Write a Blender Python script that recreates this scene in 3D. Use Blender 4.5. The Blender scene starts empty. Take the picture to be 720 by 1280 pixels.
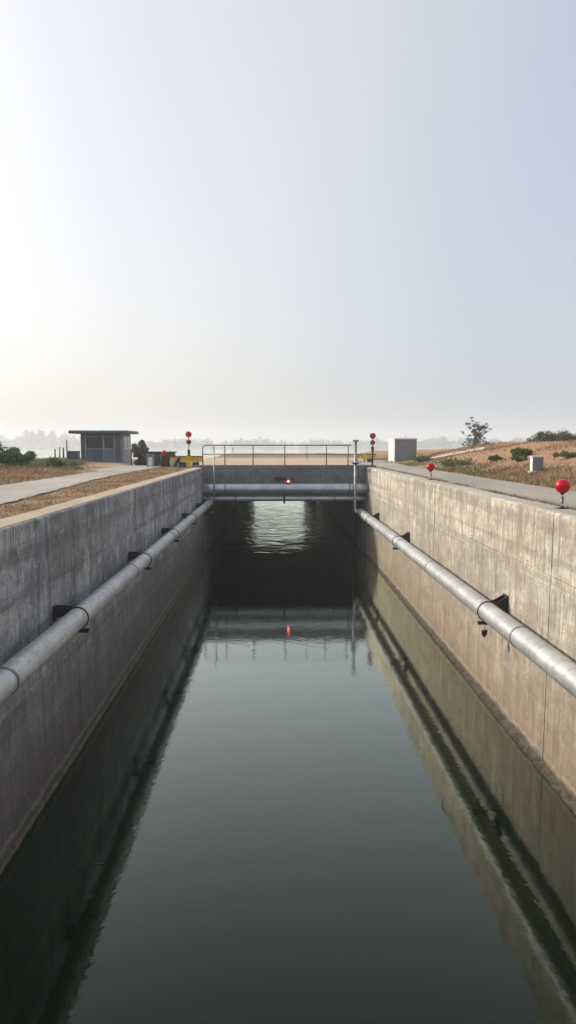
import bpy, bmesh, math, random
import numpy as np
from mathutils import Vector, Matrix, noise
random.seed(7); rng = np.random.default_rng(7)
sc = bpy.context.scene
col = sc.collection
PI = math.pi
R = math.radians

# ------------------------------------------------------------------ site measures (metres)
XL, XR = -3.9, 5.0          # water side faces of the two walls
TOP = 4.8                   # wall top above the water
YB = 35.0                   # face of the culvert bridge
YE = 74.0                   # far mouth of the culvert
SUN_EL, SUN_AZ = 25.5, -63.0   # azimuth from +Y towards +X

# ------------------------------------------------------------------ helpers
def link(name, me, mat=None, parent=None):
    o = bpy.data.objects.new(name, me); col.objects.link(o)
    if mat is not None and me is not None: me.materials.append(mat)
    if parent is not None: o.parent = parent
    return o
def tag(o, label=None, cat=None, group=None, kind=None):
    if label: o['label'] = label
    if cat: o['category'] = cat
    if group: o['group'] = group
    if kind: o['kind'] = kind
    return o
def empty(name, loc, rz=0):
    o = bpy.data.objects.new(name, None); col.objects.link(o)
    o.location = loc; o.rotation_euler = (0, 0, rz); o.empty_display_size = .2
    return o

class MB:
    """collects shapes and links them as one mesh"""
    def __init__(s): s.bm = bmesh.new()
    def box(s, x0, x1, y0, y1, z0, z1, bev=0.0, rot=None, seg=2):
        r = bmesh.ops.create_cube(s.bm, size=1)
        vs = r['verts']
        for v in vs:
            v.co = Vector((x0+(v.co.x+.5)*(x1-x0), y0+(v.co.y+.5)*(y1-y0), z0+(v.co.z+.5)*(z1-z0)))
        if rot is not None:
            bmesh.ops.rotate(s.bm, verts=vs, cent=Vector(((x0+x1)/2, (y0+y1)/2, (z0+z1)/2)), matrix=rot)
        if bev > 0:
            es = list({e for v in vs for e in v.link_edges})
            bmesh.ops.bevel(s.bm, geom=es, offset=bev, segments=seg, affect='EDGES', profile=.5)
        return s
    def tube(s, pts, rad, n=20, caps=True, smooth=True):
        pts = [Vector(p) for p in pts]
        rads = rad if isinstance(rad, (list, tuple)) else [rad]*len(pts)
        rings = []
        t0 = (pts[1]-pts[0]).normalized()
        up = Vector((0, 0, 1)) if abs(t0.z) < .9 else Vector((1, 0, 0))
        u = t0.cross(up).normalized()
        for i, p in enumerate(pts):
            if i == 0: t = pts[1]-pts[0]
            elif i == len(pts)-1: t = pts[-1]-pts[-2]
            else: t = (pts[i+1]-pts[i]).normalized()+(pts[i]-pts[i-1]).normalized()
            t.normalize()
            u = (u-t*u.dot(t)).normalized(); w = t.cross(u)
            rings.append([s.bm.verts.new(p+(u*math.cos(2*PI*k/n)+w*math.sin(2*PI*k/n))*rads[i]) for k in range(n)])
        for a, b in zip(rings[:-1], rings[1:]):
            for k in range(n):
                f = s.bm.faces.new((a[k], a[(k+1) % n], b[(k+1) % n], b[k])); f.smooth = smooth
        if caps:
            s.bm.faces.new(list(reversed(rings[0]))); s.bm.faces.new(rings[-1])
        return s
    def lathe(s, prof, c, n=28, axis='z'):
        rings = []
        for r, h in prof:
            ring = []
            for k in range(n):
                a = 2*PI*k/n
                if axis == 'z': p = (c[0]+r*math.cos(a), c[1]+r*math.sin(a), c[2]+h)
                else: p = (c[0]+r*math.cos(a), c[1]-h, c[2]+r*math.sin(a))   # axis towards -Y
                ring.append(s.bm.verts.new(p))
            rings.append(ring)
        for a, b in zip(rings[:-1], rings[1:]):
            for k in range(n):
                f = s.bm.faces.new((a[k], a[(k+1) % n], b[(k+1) % n], b[k])); f.smooth = True
        s.bm.faces.new(list(reversed(rings[0]))); s.bm.faces.new(rings[-1])
        return s
    def prism(s, poly, axis, a, b):
        """poly of 2D points extruded along axis ('x','y','z') from a to b"""
        def P(u, v, w): return {'x': (w, u, v), 'y': (u, w, v), 'z': (u, v, w)}[axis]
        A = [s.bm.verts.new(P(u, v, a)) for u, v in poly]; B = [s.bm.verts.new(P(u, v, b)) for u, v in poly]
        n = len(poly)
        for k in range(n): s.bm.faces.new((A[k], A[(k+1) % n], B[(k+1) % n], B[k]))
        s.bm.faces.new(list(reversed(A))); s.bm.faces.new(B)
        return s
    def lump(s, c, size, seed=0, amp=.18, sub=3, freq=1.6):
        r = bmesh.ops.create_icosphere(s.bm, subdivisions=sub, radius=1)
        for v in r['verts']:
            d = v.co.normalized()
            k = 1+amp*noise.noise(d*freq+Vector((seed*7.3, seed, 1)))*2+amp*.5*noise.noise(d*freq*3+Vector((seed, 3, 5)))
            z = d.z*k
            if z < -.55: z = -.55
            v.co = Vector((c[0]+d.x*k*size[0], c[1]+d.y*k*size[1], c[2]+z*size[2]))
        for f in s.bm.faces: f.smooth = True
        return s
    def build(s, name, mat, parent=None):
        bmesh.ops.recalc_face_normals(s.bm, faces=s.bm.faces)
        me = bpy.data.meshes.new(name); s.bm.to_mesh(me); s.bm.free()
        return link(name, me, mat, parent)

def mesh_np(name, V, F, mat, parent=None):
    me = bpy.data.meshes.new(name)
    me.from_pydata([tuple(map(float, v)) for v in V], [], [tuple(map(int, f)) for f in F]); me.update()
    return link(name, me, mat, parent)

# ------------------------------------------------------------------ materials
class NT:
    def __init__(s, name):
        s.m = bpy.data.materials.new(name); s.m.use_nodes = True
        s.t = s.m.node_tree; s.n = s.t.nodes; s.b = s.n['Principled BSDF']
        s.pos = s.n.new('ShaderNodeNewGeometry').outputs['Position']
    def L(s, a, b): s.t.links.new(a, b)
    def val(s, sock, v):
        if hasattr(v, 'is_linked') or hasattr(v, 'links'): s.L(v, sock)
        else: sock.default_value = v
    def map(s, scale, loc=(0, 0, 0)):
        m = s.n.new('ShaderNodeMapping'); s.L(s.pos, m.inputs[0]); m.inputs['Scale'].default_value = scale
        m.inputs['Location'].default_value = loc
        return m.outputs[0]
    def noise(s, scale=(1, 1, 1), detail=6, rough=.6, dist=0, loc=(0, 0, 0)):
        n = s.n.new('ShaderNodeTexNoise'); s.L(s.map(scale, loc), n.inputs['Vector'])
        n.inputs['Scale'].default_value = 1; n.inputs['Detail'].default_value = detail
        n.inputs['Roughness'].default_value = rough; n.inputs['Distortion'].default_value = dist
        return n.outputs['Fac']
    def ramp(s, f, a, b, c0=0.0, c1=1.0):
        m = s.n.new('ShaderNodeMapRange'); s.val(m.inputs[0], f)
        m.inputs[1].default_value = a; m.inputs[2].default_value = b
        m.inputs[3].default_value = c0; m.inputs[4].default_value = c1; m.interpolation_type = 'SMOOTHSTEP'
        return m.outputs[0]
    def math(s, op, a, b=0.0, c=0.0):
        m = s.n.new('ShaderNodeMath'); m.operation = op
        s.val(m.inputs[0], a); s.val(m.inputs[1], b); s.val(m.inputs[2], c)
        return m.outputs[0]
    def mix(s, f, a, b, mode='MIX'):
        m = s.n.new('ShaderNodeMix'); m.data_type = 'RGBA'; m.blend_type = mode
        s.val(m.inputs[0], f)
        for sock, v in ((m.inputs[6], a), (m.inputs[7], b)):
            if isinstance(v, tuple): sock.default_value = (*v, 1) if len(v) == 3 else v
            else: s.L(v, sock)
        return m.outputs[2]
    def sep(s):
        x = s.n.new('ShaderNodeSeparateXYZ'); s.L(s.pos, x.inputs[0]); return x.outputs
    def cells(s, sy, sz, oy=0, oz=0):
        """one random value for each formwork panel"""
        o = s.sep()
        a = s.math('FLOOR', s.math('MULTIPLY_ADD', o[1], 1/sy, oy)); b = s.math('FLOOR', s.math('MULTIPLY_ADD', o[2], 1/sz, oz))
        c = s.n.new('ShaderNodeCombineXYZ'); s.L(a, c.inputs[0]); s.L(b, c.inputs[1])
        w = s.n.new('ShaderNodeTexWhiteNoise'); w.noise_dimensions = '2D'; s.L(c.outputs[0], w.inputs['Vector'])
        return w.outputs['Value']
    def bump(s, h, strength=.3, dist=.02):
        b = s.n.new('ShaderNodeBump'); b.inputs['Strength'].default_value = strength; b.inputs['Distance'].default_value = dist
        s.L(h, b.inputs['Height']); s.L(b.outputs[0], s.b.inputs['Normal'])
    def out(s, colr, rough=.8, metal=0.0, spec=.5):
        if isinstance(colr, tuple): s.b.inputs['Base Color'].default_value = (*colr, 1)
        else: s.L(colr, s.b.inputs['Base Color'])
        s.val(s.b.inputs['Roughness'], rough); s.val(s.b.inputs['Metallic'], metal)
        s.b.inputs['Specular IOR Level'].default_value = spec
        return s.m

def plain(name, c, rough=.6, metal=0.0, var=.25, scale=6, spec=.5, bump=.1):
    t = NT(name)
    f = t.noise((scale,)*3, 5, .65)
    f2 = t.noise((scale*.25, scale*.25, scale*.6), 3, .5, loc=(3, 1, 2))
    dark = tuple(v*(1-var) for v in c); lite = tuple(min(1, v*(1+var*.6)) for v in c)
    c1 = t.mix(t.ramp(f, .3, .7), dark, lite)
    c1 = t.mix(t.math('MULTIPLY', t.ramp(f2, .45, .75), var), c1, tuple(v*.6 for v in c))
    if bump: t.bump(f, bump, .01)
    return t.out(c1, rough, metal, spec)

def wall_concrete(name, light, dark, brown, streak=.6, split=3.5, off=0.0, low_brown=.4, rough=.85, panel=.16, seed=0, fine_st=1.0, bands=.45, stains=(), damp_shade=.15):
    t = NT(name); o = t.sep()
    big = t.noise((.35, .35, .5), 5, .6, loc=(seed, 0, 0))
    mid = t.noise((1.6, 1.6, 1.6), 8, .68, loc=(0, seed, 0))
    fine = t.noise((14, 14, 9), 5, .7)
    grain = t.noise((60, 60, 60), 3, .7)
    c = t.mix(t.ramp(big, .36, .62), dark, light)
    c = t.mix(t.math('MULTIPLY', t.ramp(mid, .42, .66), .75), c, tuple(v*.62 for v in dark))
    blot = t.noise((.9, .8, 1.1), 7, .75, .5, loc=(seed, 9, 3))
    c = t.mix(t.ramp(blot, .50, .64, 0, .6), c, tuple(min(1, v*1.32) for v in light))
    c = t.mix(t.ramp(blot, .46, .34, 0, .5), c, tuple(v*.5 for v in dark))
    # horizontal lifts and formwork panels, slightly different pours
    pan = t.cells(2.44, 1.22, .3+seed, .1)
    c = t.mix(t.math('MULTIPLY', pan, panel), c, tuple(v*.45 for v in dark))
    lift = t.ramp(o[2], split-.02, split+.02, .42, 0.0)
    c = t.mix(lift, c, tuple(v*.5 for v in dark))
    # faint board lines
    wob = t.noise((.8, .8, 3), 3, .5)
    zz = t.math('MULTIPLY_ADD', wob, .05, o[2])
    fr = t.math('ABSOLUTE', t.math('SUBTRACT', t.math('FRACT', t.math('MULTIPLY', zz, 1/1.22)), .5))
    line = t.math('MULTIPLY', t.ramp(fr, .487, .497), t.ramp(t.noise((.9, .9, .3), 4, .6, loc=(5, 5, 5)), .40, .55, 0, .8))
    c = t.mix(line, c, tuple(v*.35 for v in dark))
    fy = t.math('ABSOLUTE', t.math('SUBTRACT', t.math('FRACT', t.math('MULTIPLY_ADD', o[1], 1/2.44, .3)), .5))
    linev = t.math('MULTIPLY', t.ramp(fy, .494, .4985), t.ramp(t.noise((.5, .5, .9), 4, .6, loc=(9, 5, 1)), .45, .6, 0, .5))
    c = t.mix(linev, c, tuple(v*.35 for v in dark))
    # streaks running down from the top
    brk = t.noise((.2, 1.1, .9), 5, .65, .4, loc=(seed, 3, 8))
    s1 = t.math('SUBTRACT', t.noise((0.01, 3.4, .16), 7, .78, .5, loc=(0, seed*3, 0)), t.math('MULTIPLY', t.ramp(brk, .38, .6), .07))
    s2 = t.noise((0.01, 11.0, .7), 6, .8, .4, loc=(0, seed*5, 2))
    s3 = t.noise((0.01, .7, .05), 4, .6, .2, loc=(0, seed+4, 3))
    topf = t.ramp(o[2], 1.0, 4.8, .45, 1.0)
    c = t.mix(t.math('MULTIPLY', t.math('MULTIPLY', t.ramp(s1, .47, .58), topf), streak), c, tuple(v*.36 for v in dark))
    c = t.mix(t.math('MULTIPLY', t.ramp(s2, .52, .64), streak*.7*fine_st), c, tuple(v*.42 for v in dark))
    c = t.mix(t.math('MULTIPLY', t.ramp(s2, .48, .38), streak*.5*fine_st), c, tuple(min(1, v*1.35) for v in light))
    c = t.mix(t.math('MULTIPLY', t.ramp(s3, .56, .63), streak*.45), c, brown)
    # long horizontal tide marks, wet foot and painted low shade
    h1 = t.noise((.03, .035, 2.6), 5, .62, .15, loc=(0, seed, 0))
    c = t.mix(t.math('MULTIPLY', t.ramp(h1, .50, .62), bands), c, tuple(v*.5 for v in dark))
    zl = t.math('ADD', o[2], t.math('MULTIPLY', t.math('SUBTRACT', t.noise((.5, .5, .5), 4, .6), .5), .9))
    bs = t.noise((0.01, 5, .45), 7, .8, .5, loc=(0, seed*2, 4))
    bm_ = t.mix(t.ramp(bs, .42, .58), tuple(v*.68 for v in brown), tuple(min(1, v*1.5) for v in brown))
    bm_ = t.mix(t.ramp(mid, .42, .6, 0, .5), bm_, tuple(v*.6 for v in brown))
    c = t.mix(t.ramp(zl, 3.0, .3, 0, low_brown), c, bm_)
    c = t.mix(t.ramp(zl, 2.3, .2, 0, damp_shade), c, tuple(v*.45 for v in brown))  # damp concrete, plus ambient falloff painted darker towards the water
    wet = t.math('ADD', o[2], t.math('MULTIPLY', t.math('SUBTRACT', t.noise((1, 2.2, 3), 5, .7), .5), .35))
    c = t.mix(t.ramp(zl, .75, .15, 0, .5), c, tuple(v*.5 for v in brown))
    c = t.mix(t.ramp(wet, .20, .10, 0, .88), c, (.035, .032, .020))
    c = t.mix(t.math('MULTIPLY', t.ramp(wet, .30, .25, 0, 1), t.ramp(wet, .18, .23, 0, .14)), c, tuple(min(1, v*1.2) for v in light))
    for sy, sw in stains:      # broad rust stains below leaking joints
        d = t.math('ABSOLUTE', t.math('SUBTRACT', t.math('MULTIPLY_ADD', t.noise((1, 1.5, 1.2), 4, .6), .22, o[1]), sy+.11))
        st = t.math('MULTIPLY', t.ramp(d, sw, sw*.1, 0, .75), t.ramp(t.noise((.5, 7, .8), 6, .75, loc=(sy, 0, 0)), .38, .58, .15, 1))
        c = t.mix(t.math('MULTIPLY', st, t.ramp(o[2], 1.5, 3.2, .15, 1)), c, tuple(v*.75 for v in brown[:1])+(brown[1]*.85, brown[2]*.95))
    # small pits and specks
    c = t.mix(t.ramp(fine, .55, .62, 0, .6), c, tuple(v*.4 for v in dark))
    med = t.noise((5, 4, 3.2), 8, .8, .6, loc=(seed, 1, 6))
    c = t.mix(t.ramp(med, .53, .62, 0, .5), c, tuple(v*.5 for v in dark))
    c = t.mix(t.math('MULTIPLY', t.ramp(med, .46, .36, 0, .38), t.ramp(o[2], .8, 3.0, .25, 1)), c, tuple(min(1, v*1.28) for v in light))
    s4 = t.noise((0.01, 16.0, .9), 5, .8, .5, loc=(0, seed*2, 7))
    c = t.mix(t.math('MULTIPLY', t.ramp(s4, .545, .575), t.ramp(brk, .45, .6, .0, .65)), c, tuple(v*.38 for v in dark))
    # form tie holes
    def frac_d(a, per, off): return t.math('ABSOLUTE', t.math('SUBTRACT', t.math('FRACT', t.math('MULTIPLY_ADD', a, 1/per, off)), .5))
    ty = t.math('MULTIPLY', frac_d(o[1], 1.22, .3), 1.22); tz = t.math('MULTIPLY', frac_d(o[2], 1.22, .45), 1.22)
    rr_ = t.math('SQRT', t.math('ADD', t.math('MULTIPLY', ty, ty), t.math('MULTIPLY', tz, tz)))
    c = t.mix(t.ramp(rr_, .030, .018, 0, .8), c, tuple(v*.25 for v in dark))
    c = t.mix(t.ramp(grain, .4, .65, 0, .4), c, tuple(v*.5 for v in dark))
    hh = t.math('ADD', t.math('MULTIPLY', fine, .6), t.math('ADD', t.math('MULTIPLY', grain, .25), t.math('MULTIPLY', mid, 1.2)))
    hh = t.math('SUBTRACT', hh, t.math('MULTIPLY', line, 1.0))
    t.bump(hh, .5, .012)
    return t.out(c, rough, 0, .3)

def soil_mat():
    t = NT('soil'); o = t.sep()
    a = t.noise((.12, .12, .4), 6, .6); b = t.noise((1.1, 1.1, 2), 8, .7); c_ = t.noise((9, 9, 9), 6, .75); g = t.noise((35, 35, 35), 3, .7)
    c = t.mix(t.ramp(a, .35, .65), (.33, .215, .125), (.26, .155, .088))
    c = t.mix(t.ramp(b, .45, .7, 0, .7), c, (.36, .25, .145))
    c = t.mix(t.ramp(c_, .48, .68, 0, .55), c, (.12, .075, .045))
    c = t.mix(t.ramp(c_, .42, .28, 0, .5), c, (.44, .33, .21))
    c = t.mix(t.ramp(g, .55, .72, 0, .45), c, (.09, .055, .035))
    # red earth of the embankment
    right = t.math('MULTIPLY', t.ramp(o[0], 8.5, 11, 0, 1), t.ramp(o[2], 4.85, 5.2, .3, 1))
    red = t.mix(t.ramp(b, .35, .65), (.35, .195, .105), (.43, .255, .145))
    red = t.mix(t.ramp(c_, .5, .68, 0, .5), red, (.15, .08, .05))
    c = t.mix(t.math('MULTIPLY', right, .8), c, red)
    # pale sand of the flat beyond the culvert
    sand = t.math('MULTIPLY', t.ramp(o[1], 35.2, 37, 0, 1), t.math('MULTIPLY', t.ramp(o[0], -12, -7, 0, 1), t.ramp(o[0], 9.5, 7.5, 0, 1)))
    sand = t.math('MULTIPLY', sand, t.ramp(o[1], 68, 62, 0, 1))
    c = t.mix(t.math('MULTIPLY', sand, .85), c, t.mix(t.ramp(b, .3, .7), (.58, .45, .32), (.48, .37, .26)))
    # weedy green tint in patches
    w = t.math('MULTIPLY', t.ramp(t.noise((.3, .3, .3), 4, .6, loc=(4, 2, 0)), .55, .68, 0, .55), t.ramp(o[1], 12, 22, .1, 1))
    w = t.math('MULTIPLY', w, t.math('SUBTRACT', 1.0, sand))
    c = t.mix(w, c, (.13, .14, .055))
    t.bump(t.math('ADD', c_, t.math('MULTIPLY', b, 2)), .8, .05)
    return t.out(c, .95, 0, .2)

def paving_mat(name, base, line_y=4.0):
    t = NT(name); o = t.sep()
    a = t.noise((.25, .25, .25), 6, .6); b = t.noise((2.2, 1.2, 2), 8, .7); g = t.noise((28, 28, 28), 4, .75)
    tr = t.noise((1.6, .05, 1), 4, .6)
    c = t.mix(t.ramp(a, .3, .7), tuple(v*.82 for v in base), tuple(v*1.12 for v in base))
    c = t.mix(t.ramp(b, .48, .72, 0, .5), c, tuple(v*.62 for v in base))
    c = t.mix(t.ramp(tr, .5, .7, 0, .35), c, tuple(v*.6 for v in base))
    c = t.mix(t.ramp(g, .5, .75, 0, .35), c, tuple(v*.5 for v in base))
    c = t.mix(t.ramp(t.noise((3, 3, 3), 5, .7, loc=(7, 7, 7)), .6, .72, 0, .5), c, (.28, .19, .11))
    fy = t.math('ABSOLUTE', t.math('SUBTRACT', t.math('FRACT', t.math('MULTIPLY', o[1], 1/line_y)), .5))
    c = t.mix(t.ramp(fy, .493, .498, 0, .5), c, tuple(v*.4 for v in base))
    t.bump(t.math('ADD', g, b), .35, .015)
    return t.out(c, .9, 0, .25)

def galv_mat(name, base, rough=.42, scale=1.0):
    t = NT(name)
    v = t.n.new('ShaderNodeTexVoronoi'); t.L(t.map((9*scale, 5*scale, 9*scale)), v.inputs['Vector']); v.inputs['Scale'].default_value = 1
    sp = t.n.new('ShaderNodeSeparateColor'); t.L(v.outputs['Color'], sp.inputs[0])
    n1 = t.noise((1.5, .9, 1.5), 7, .65); n2 = t.noise((18, 6, 18), 5, .7)
    ring = t.noise((.3, 5.5, .3), 4, .7)
    c = t.mix(t.ramp(n1, .3, .7), tuple(v_*.8 for v_ in base), tuple(min(1, v_*1.1) for v_ in base))
    c = t.mix(t.math('MULTIPLY', sp.outputs[0], .4), c, tuple(v_*.62 for v_ in base))
    c = t.mix(t.ramp(n2, .53, .66, 0, .5), c, tuple(v_*.5 for v_ in base))
    c = t.mix(t.ramp(ring, .50, .62, 0, .45), c, tuple(v_*.6 for v_ in base))
    c = t.mix(t.ramp(n1, .66, .78, 0, .25), c, (.35, .27, .2))
    r = t.math('ADD', t.ramp(n2, .3, .7, rough-.08, rough+.14), t.math('MULTIPLY', sp.outputs[1], .08))
    t.bump(t.math('ADD', n2, ring), .12, .01)
    return t.out(c, r, .6, .5)

def leaf_mat(name, a, b, transl=.25):
    t = NT(name)
    f = t.noise((2.3, 2.3, 2.3), 4, .6); g = t.noise((17, 17, 17), 2, .6)
    c = t.mix(t.ramp(f, .35, .65), a, b)
    c = t.mix(t.ramp(g, .4, .7, 0, .5), c, tuple(v*.5 for v in a))
    t.out(c, .6, 0, .3)
    tr = t.n.new('ShaderNodeBsdfTranslucent'); t.L(c, tr.inputs[0])
    mx = t.n.new('ShaderNodeMixShader'); mx.inputs[0].default_value = transl
    t.L(t.b.outputs[0], mx.inputs[1]); t.L(tr.outputs[0], mx.inputs[2])
    t.L(mx.outputs[0], t.n['Material Output'].inputs['Surface'])
    return t.m

def water_mat():
    t = NT('water'); o = t.sep()
    calm = t.noise((.9, .9, 1), 3, .55, .4)
    small = t.noise((5, 7, 1), 4, .6, .3)
    rip = t.noise((.55, 2.6, 1), 5, .65, .6)
    lake = t.noise((.4, 1.0, 1), 6, .7)
    # wind ripples lie in a patch in front of and under the culvert
    patch = t.math('MULTIPLY', t.ramp(o[1], 25, 34, 0, 1), t.ramp(t.noise((.12, .3, 1), 3, .5), .35, .6, .45, 1))
    h = t.math('ADD', t.math('MULTIPLY', calm, .0035), t.math('MULTIPLY', small, .0015))
    tunnel = t.noise((1.1, 1.0, 1), 5, .62, 1.0, loc=(2, 0, 0))
    swell = t.noise((.35, .28, 1), 3, .5, 1.5, loc=(7, 1, 0))
    h = t.math('ADD', h, t.math('MULTIPLY', t.math('MULTIPLY', swell, t.ramp(o[1], 33, 42, 0, 1)), .26))
    h = t.math('ADD', h, t.math('MULTIPLY', t.math('MULTIPLY', tunnel, t.ramp(o[1], 33, 44, 0, 1)), .13))
    h = t.math('ADD', h, t.math('MULTIPLY', t.math('MULTIPLY', rip, patch), .010))
    h = t.math('ADD', h, t.math('MULTIPLY', t.math('MULTIPLY', lake, t.ramp(o[1], 70, 90, 0, 1)), .05))
    b = t.n.new('ShaderNodeBump'); b.inputs['Strength'].default_value = 1; b.inputs['Distance'].default_value = 1.0
    t.L(h, b.inputs['Height']); t.L(b.outputs[0], t.b.inputs['Normal'])
    m = t.mix(t.ramp(t.noise((.3, .3, 1), 3, .5), .3, .7), (.003, .0105, .004), (.0045, .014, .0055))
    t.out(m, .4, 0, 0)
    # silty water: mirror that strengthens towards grazing views
    lw = t.n.new('ShaderNodeLayerWeight'); lw.inputs['Blend'].default_value = .5; t.L(b.outputs[0], lw.inputs['Normal'])
    f = t.math('MINIMUM', t.math('MULTIPLY_ADD', t.math('POWER', lw.outputs['Facing'], 3.3), 1.70, .002), 1.0)
    gl = t.n.new('ShaderNodeBsdfGlossy'); gl.inputs['Roughness'].default_value = .008; gl.inputs['Color'].default_value = (.93, 1, .90, 1)
    t.L(b.outputs[0], gl.inputs['Normal'])
    mx = t.n.new('ShaderNodeMixShader'); t.L(f, mx.inputs[0]); t.L(t.b.outputs[0], mx.inputs[1]); t.L(gl.outputs[0], mx.inputs[2])
    t.L(mx.outputs[0], t.n['Material Output'].inputs['Surface'])
    return t.m

M = {}
M['wallL'] = wall_concrete('shaded_wall_concrete', (.58, .57, .56), (.27, .268, .27), (.125, .10, .08), .95, split=2.1, low_brown=.75, panel=.35, seed=1, fine_st=.45, bands=.6, stains=((14.4, .10), (11.0, .10), (19.0, .10)), damp_shade=.65)
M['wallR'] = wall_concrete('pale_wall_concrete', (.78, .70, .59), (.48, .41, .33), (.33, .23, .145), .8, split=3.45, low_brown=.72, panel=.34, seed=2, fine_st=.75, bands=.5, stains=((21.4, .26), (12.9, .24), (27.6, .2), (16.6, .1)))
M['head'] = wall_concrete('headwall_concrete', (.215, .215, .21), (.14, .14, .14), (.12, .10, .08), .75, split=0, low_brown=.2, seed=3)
M['toe'] = plain('toe_concrete', (.12, .095, .065), .95, var=.6, scale=7, bump=.6)
M['copeL'] = paving_mat('coping_sand', (.47, .37, .27), 3.0)
M['copeR'] = paving_mat('coping_grey', (.42, .385, .32), 3.0)
M['path'] = paving_mat('path_concrete', (.40, .36, .305), 5.0)
M['road'] = paving_mat('road_concrete', (.36, .32, .265), 6.0)
M['soil'] = soil_mat()
M['water'] = water_mat()
M['pipe'] = galv_mat('galvanised_pipe', (.56, .555, .545), .42)
M['pipe2'] = galv_mat('grey_pipe', (.58, .60, .62), .30)
M['pdark'] = galv_mat('dark_galvanised', (.22, .215, .21), .5)
M['steel'] = plain('weathered_steel', (.13, .13, .135), .5, .5, .3, 9)
M['lsteel'] = plain('pale_steel', (.30, .31, .32), .45, .6, .25, 9)
M['black'] = plain('black_iron', (.018, .018, .02), .6, 0, .4, 20)
M['rubber'] = plain('black_tarpaulin', (.022, .024, .028), .55, 0, .4, 8, bump=.4)
M['white'] = plain('white_paint', (.72, .72, .70), .6, 0, .18, 5)
M['grey'] = plain('grey_render_shade', (.20, .205, .21), .85, 0, .12, 3, bump=.2)  # real grey on the control box, painted shade on two cabinet fronts
M['cab'] = plain('cabinet_concrete', (.62, .61, .57), .85, 0, .15, 2.5, bump=.3)
M['shed'] = plain('slate_panel', (.065, .10, .145), .6, 0, .22, 2.5)
M['shedl'] = plain('pale_slate_panel', (.11, .165, .23), .6, 0, .22, 2.5)
M['sheddk'] = plain('dark_frame', (.055, .065, .08), .6, 0, .25, 4)
M['shside'] = plain('grey_side_panel', (.30, .30, .29), .7, 0, .3, 3)
M['roof'] = plain('blue_roof', (.06, .24, .42), .5, 0, .25, 3)
M['glass'] = plain('dark_pane', (.05, .055, .06), .12, 0, .4, 1.5, bump=0)
M['yellow'] = plain('yellow_paint', (.85, .55, .01), .55, 0, .3, 5)
M['navy'] = plain('navy_plastic', (.02, .035, .075), .5, 0, .3, 5)
M['tank'] = plain('blue_tank', (.035, .075, .13), .5, 0, .3, 4)
M['maroon'] = plain('maroon_paint', (.085, .02, .03), .6, 0, .4, 6)
M['lilac'] = plain('pale_sheet', (.60, .57, .60), .8, 0, .2, 4, bump=.4)
M['rust'] = plain('rusty_timber', (.17, .085, .05), .85, 0, .4, 5)
M['stone'] = plain('pale_rubble', (.52, .45, .38), .9, 0, .4, 4)
M['bark'] = plain('bark', (.10, .075, .055), .9, 0, .4, 12, bump=.6)
M['leafA'] = leaf_mat('green_leaves', (.06, .125, .02), (.15, .23, .05))
M['leafB'] = leaf_mat('dusty_leaves', (.05, .07, .03), (.10, .12, .055))
M['leafC'] = leaf_mat('weed_leaves', (.09, .12, .035), (.20, .20, .07))
M['leafD'] = leaf_mat('far_leaves', (.05, .06, .035), (.07, .08, .05), .1)
M['straw'] = leaf_mat('dry_straw', (.30, .19, .095), (.46, .33, .18), .2)
M['straw2'] = leaf_mat('rusty_straw', (.26, .155, .08), (.40, .27, .15), .2)

def red_gloss(name, c=(.50, .003, .010), rough=.12):
    t = NT(name); t.out(c, rough, 0, .6)
    f = t.noise((8, 8, 8), 4, .6); t.L(t.ramp(f, .3, .8, rough, rough+.2), t.b.inputs['Roughness'])
    t.b.inputs['Specular IOR Level'].default_value = .3
    return t.m
M['red'] = red_gloss('red_gloss'); M['redd'] = red_gloss('dark_red_gloss', (.20, .006, .01), .25)
t = NT('lit_red_lamp'); t.out((.8, .02, .02), .3)
t.b.inputs['Emission Color'].default_value = (1, .045, .03, 1); t.b.inputs['Emission Strength'].default_value = 3.5; M['lamp'] = t.m
t = NT('lit_lamp_core'); t.out((1, .5, .45), .3)
t.b.inputs['Emission Color'].default_value = (1, .35, .28, 1); t.b.inputs['Emission Strength'].default_value = 9; M['lampc'] = t.m

# ------------------------------------------------------------------ terrain
def sm(x): x = min(1, max(0, x)); return x*x*(3-2*x)
def nz(x, y, s, k=0.0): return noise.noise(Vector((x*s, y*s, k)))
def y_edge(x):
    if x < -9: return 54+2.5*nz(x, 0, .15) - min(12, max(0, (-x-14)*.25))
    if x < 6.5: return 54+(YE+.4-54)*sm((x+9)/4)
    return YE+.4+36*sm((x-6.5)/12)
def ground_z(x, y):
    z = 4.77
    if x > 7.95:
        a = sm((x-8.0)/7.5)
        ff = 1-.72*sm((y-38)/26)
        nr = .35+.65*sm((y-4)/14)
        z += 1.44*a*ff*nr
        z += a*(.22*nz(x, y, .13)+.10*nz(x, y, .45, 3)+.05*nz(x, y, 1.4, 5))
        if x > 24: z += .35*sm((x-24)/10)
    elif x < -8.4:
        a = sm((-8.4-x)/2)
        z += a*(.10+.12*nz(x, y, .3)+.04*nz(x, y, 1.3, 3))
    if y > 66 and -14 < x < 9:
        z += .32*sm((y-67)/4)*(1+.3*nz(x, y, .4))
    z += .02*nz(x, y, 2.2, 8)
    ye = y_edge(x)
    if y > ye: z = max(-1.2, z-(y-ye)*.75)
    return z
def frange(a, b, s):
    n = max(1, int(round((b-a)/s))); return [a+(b-a)*i/n for i in range(n)]
xs = frange(-260, -60, 25)+frange(-60, -24, 3)+frange(-24, -8.4, .6)+frange(-8.4, -4.42, .5)+[-4.42, -2, 0, 2, 4, 5.52]+frange(5.52, 8, .5)[1:]+frange(8, 30, .5)+frange(30, 70, 3)+frange(70, 260, 25)+[260]
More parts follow.
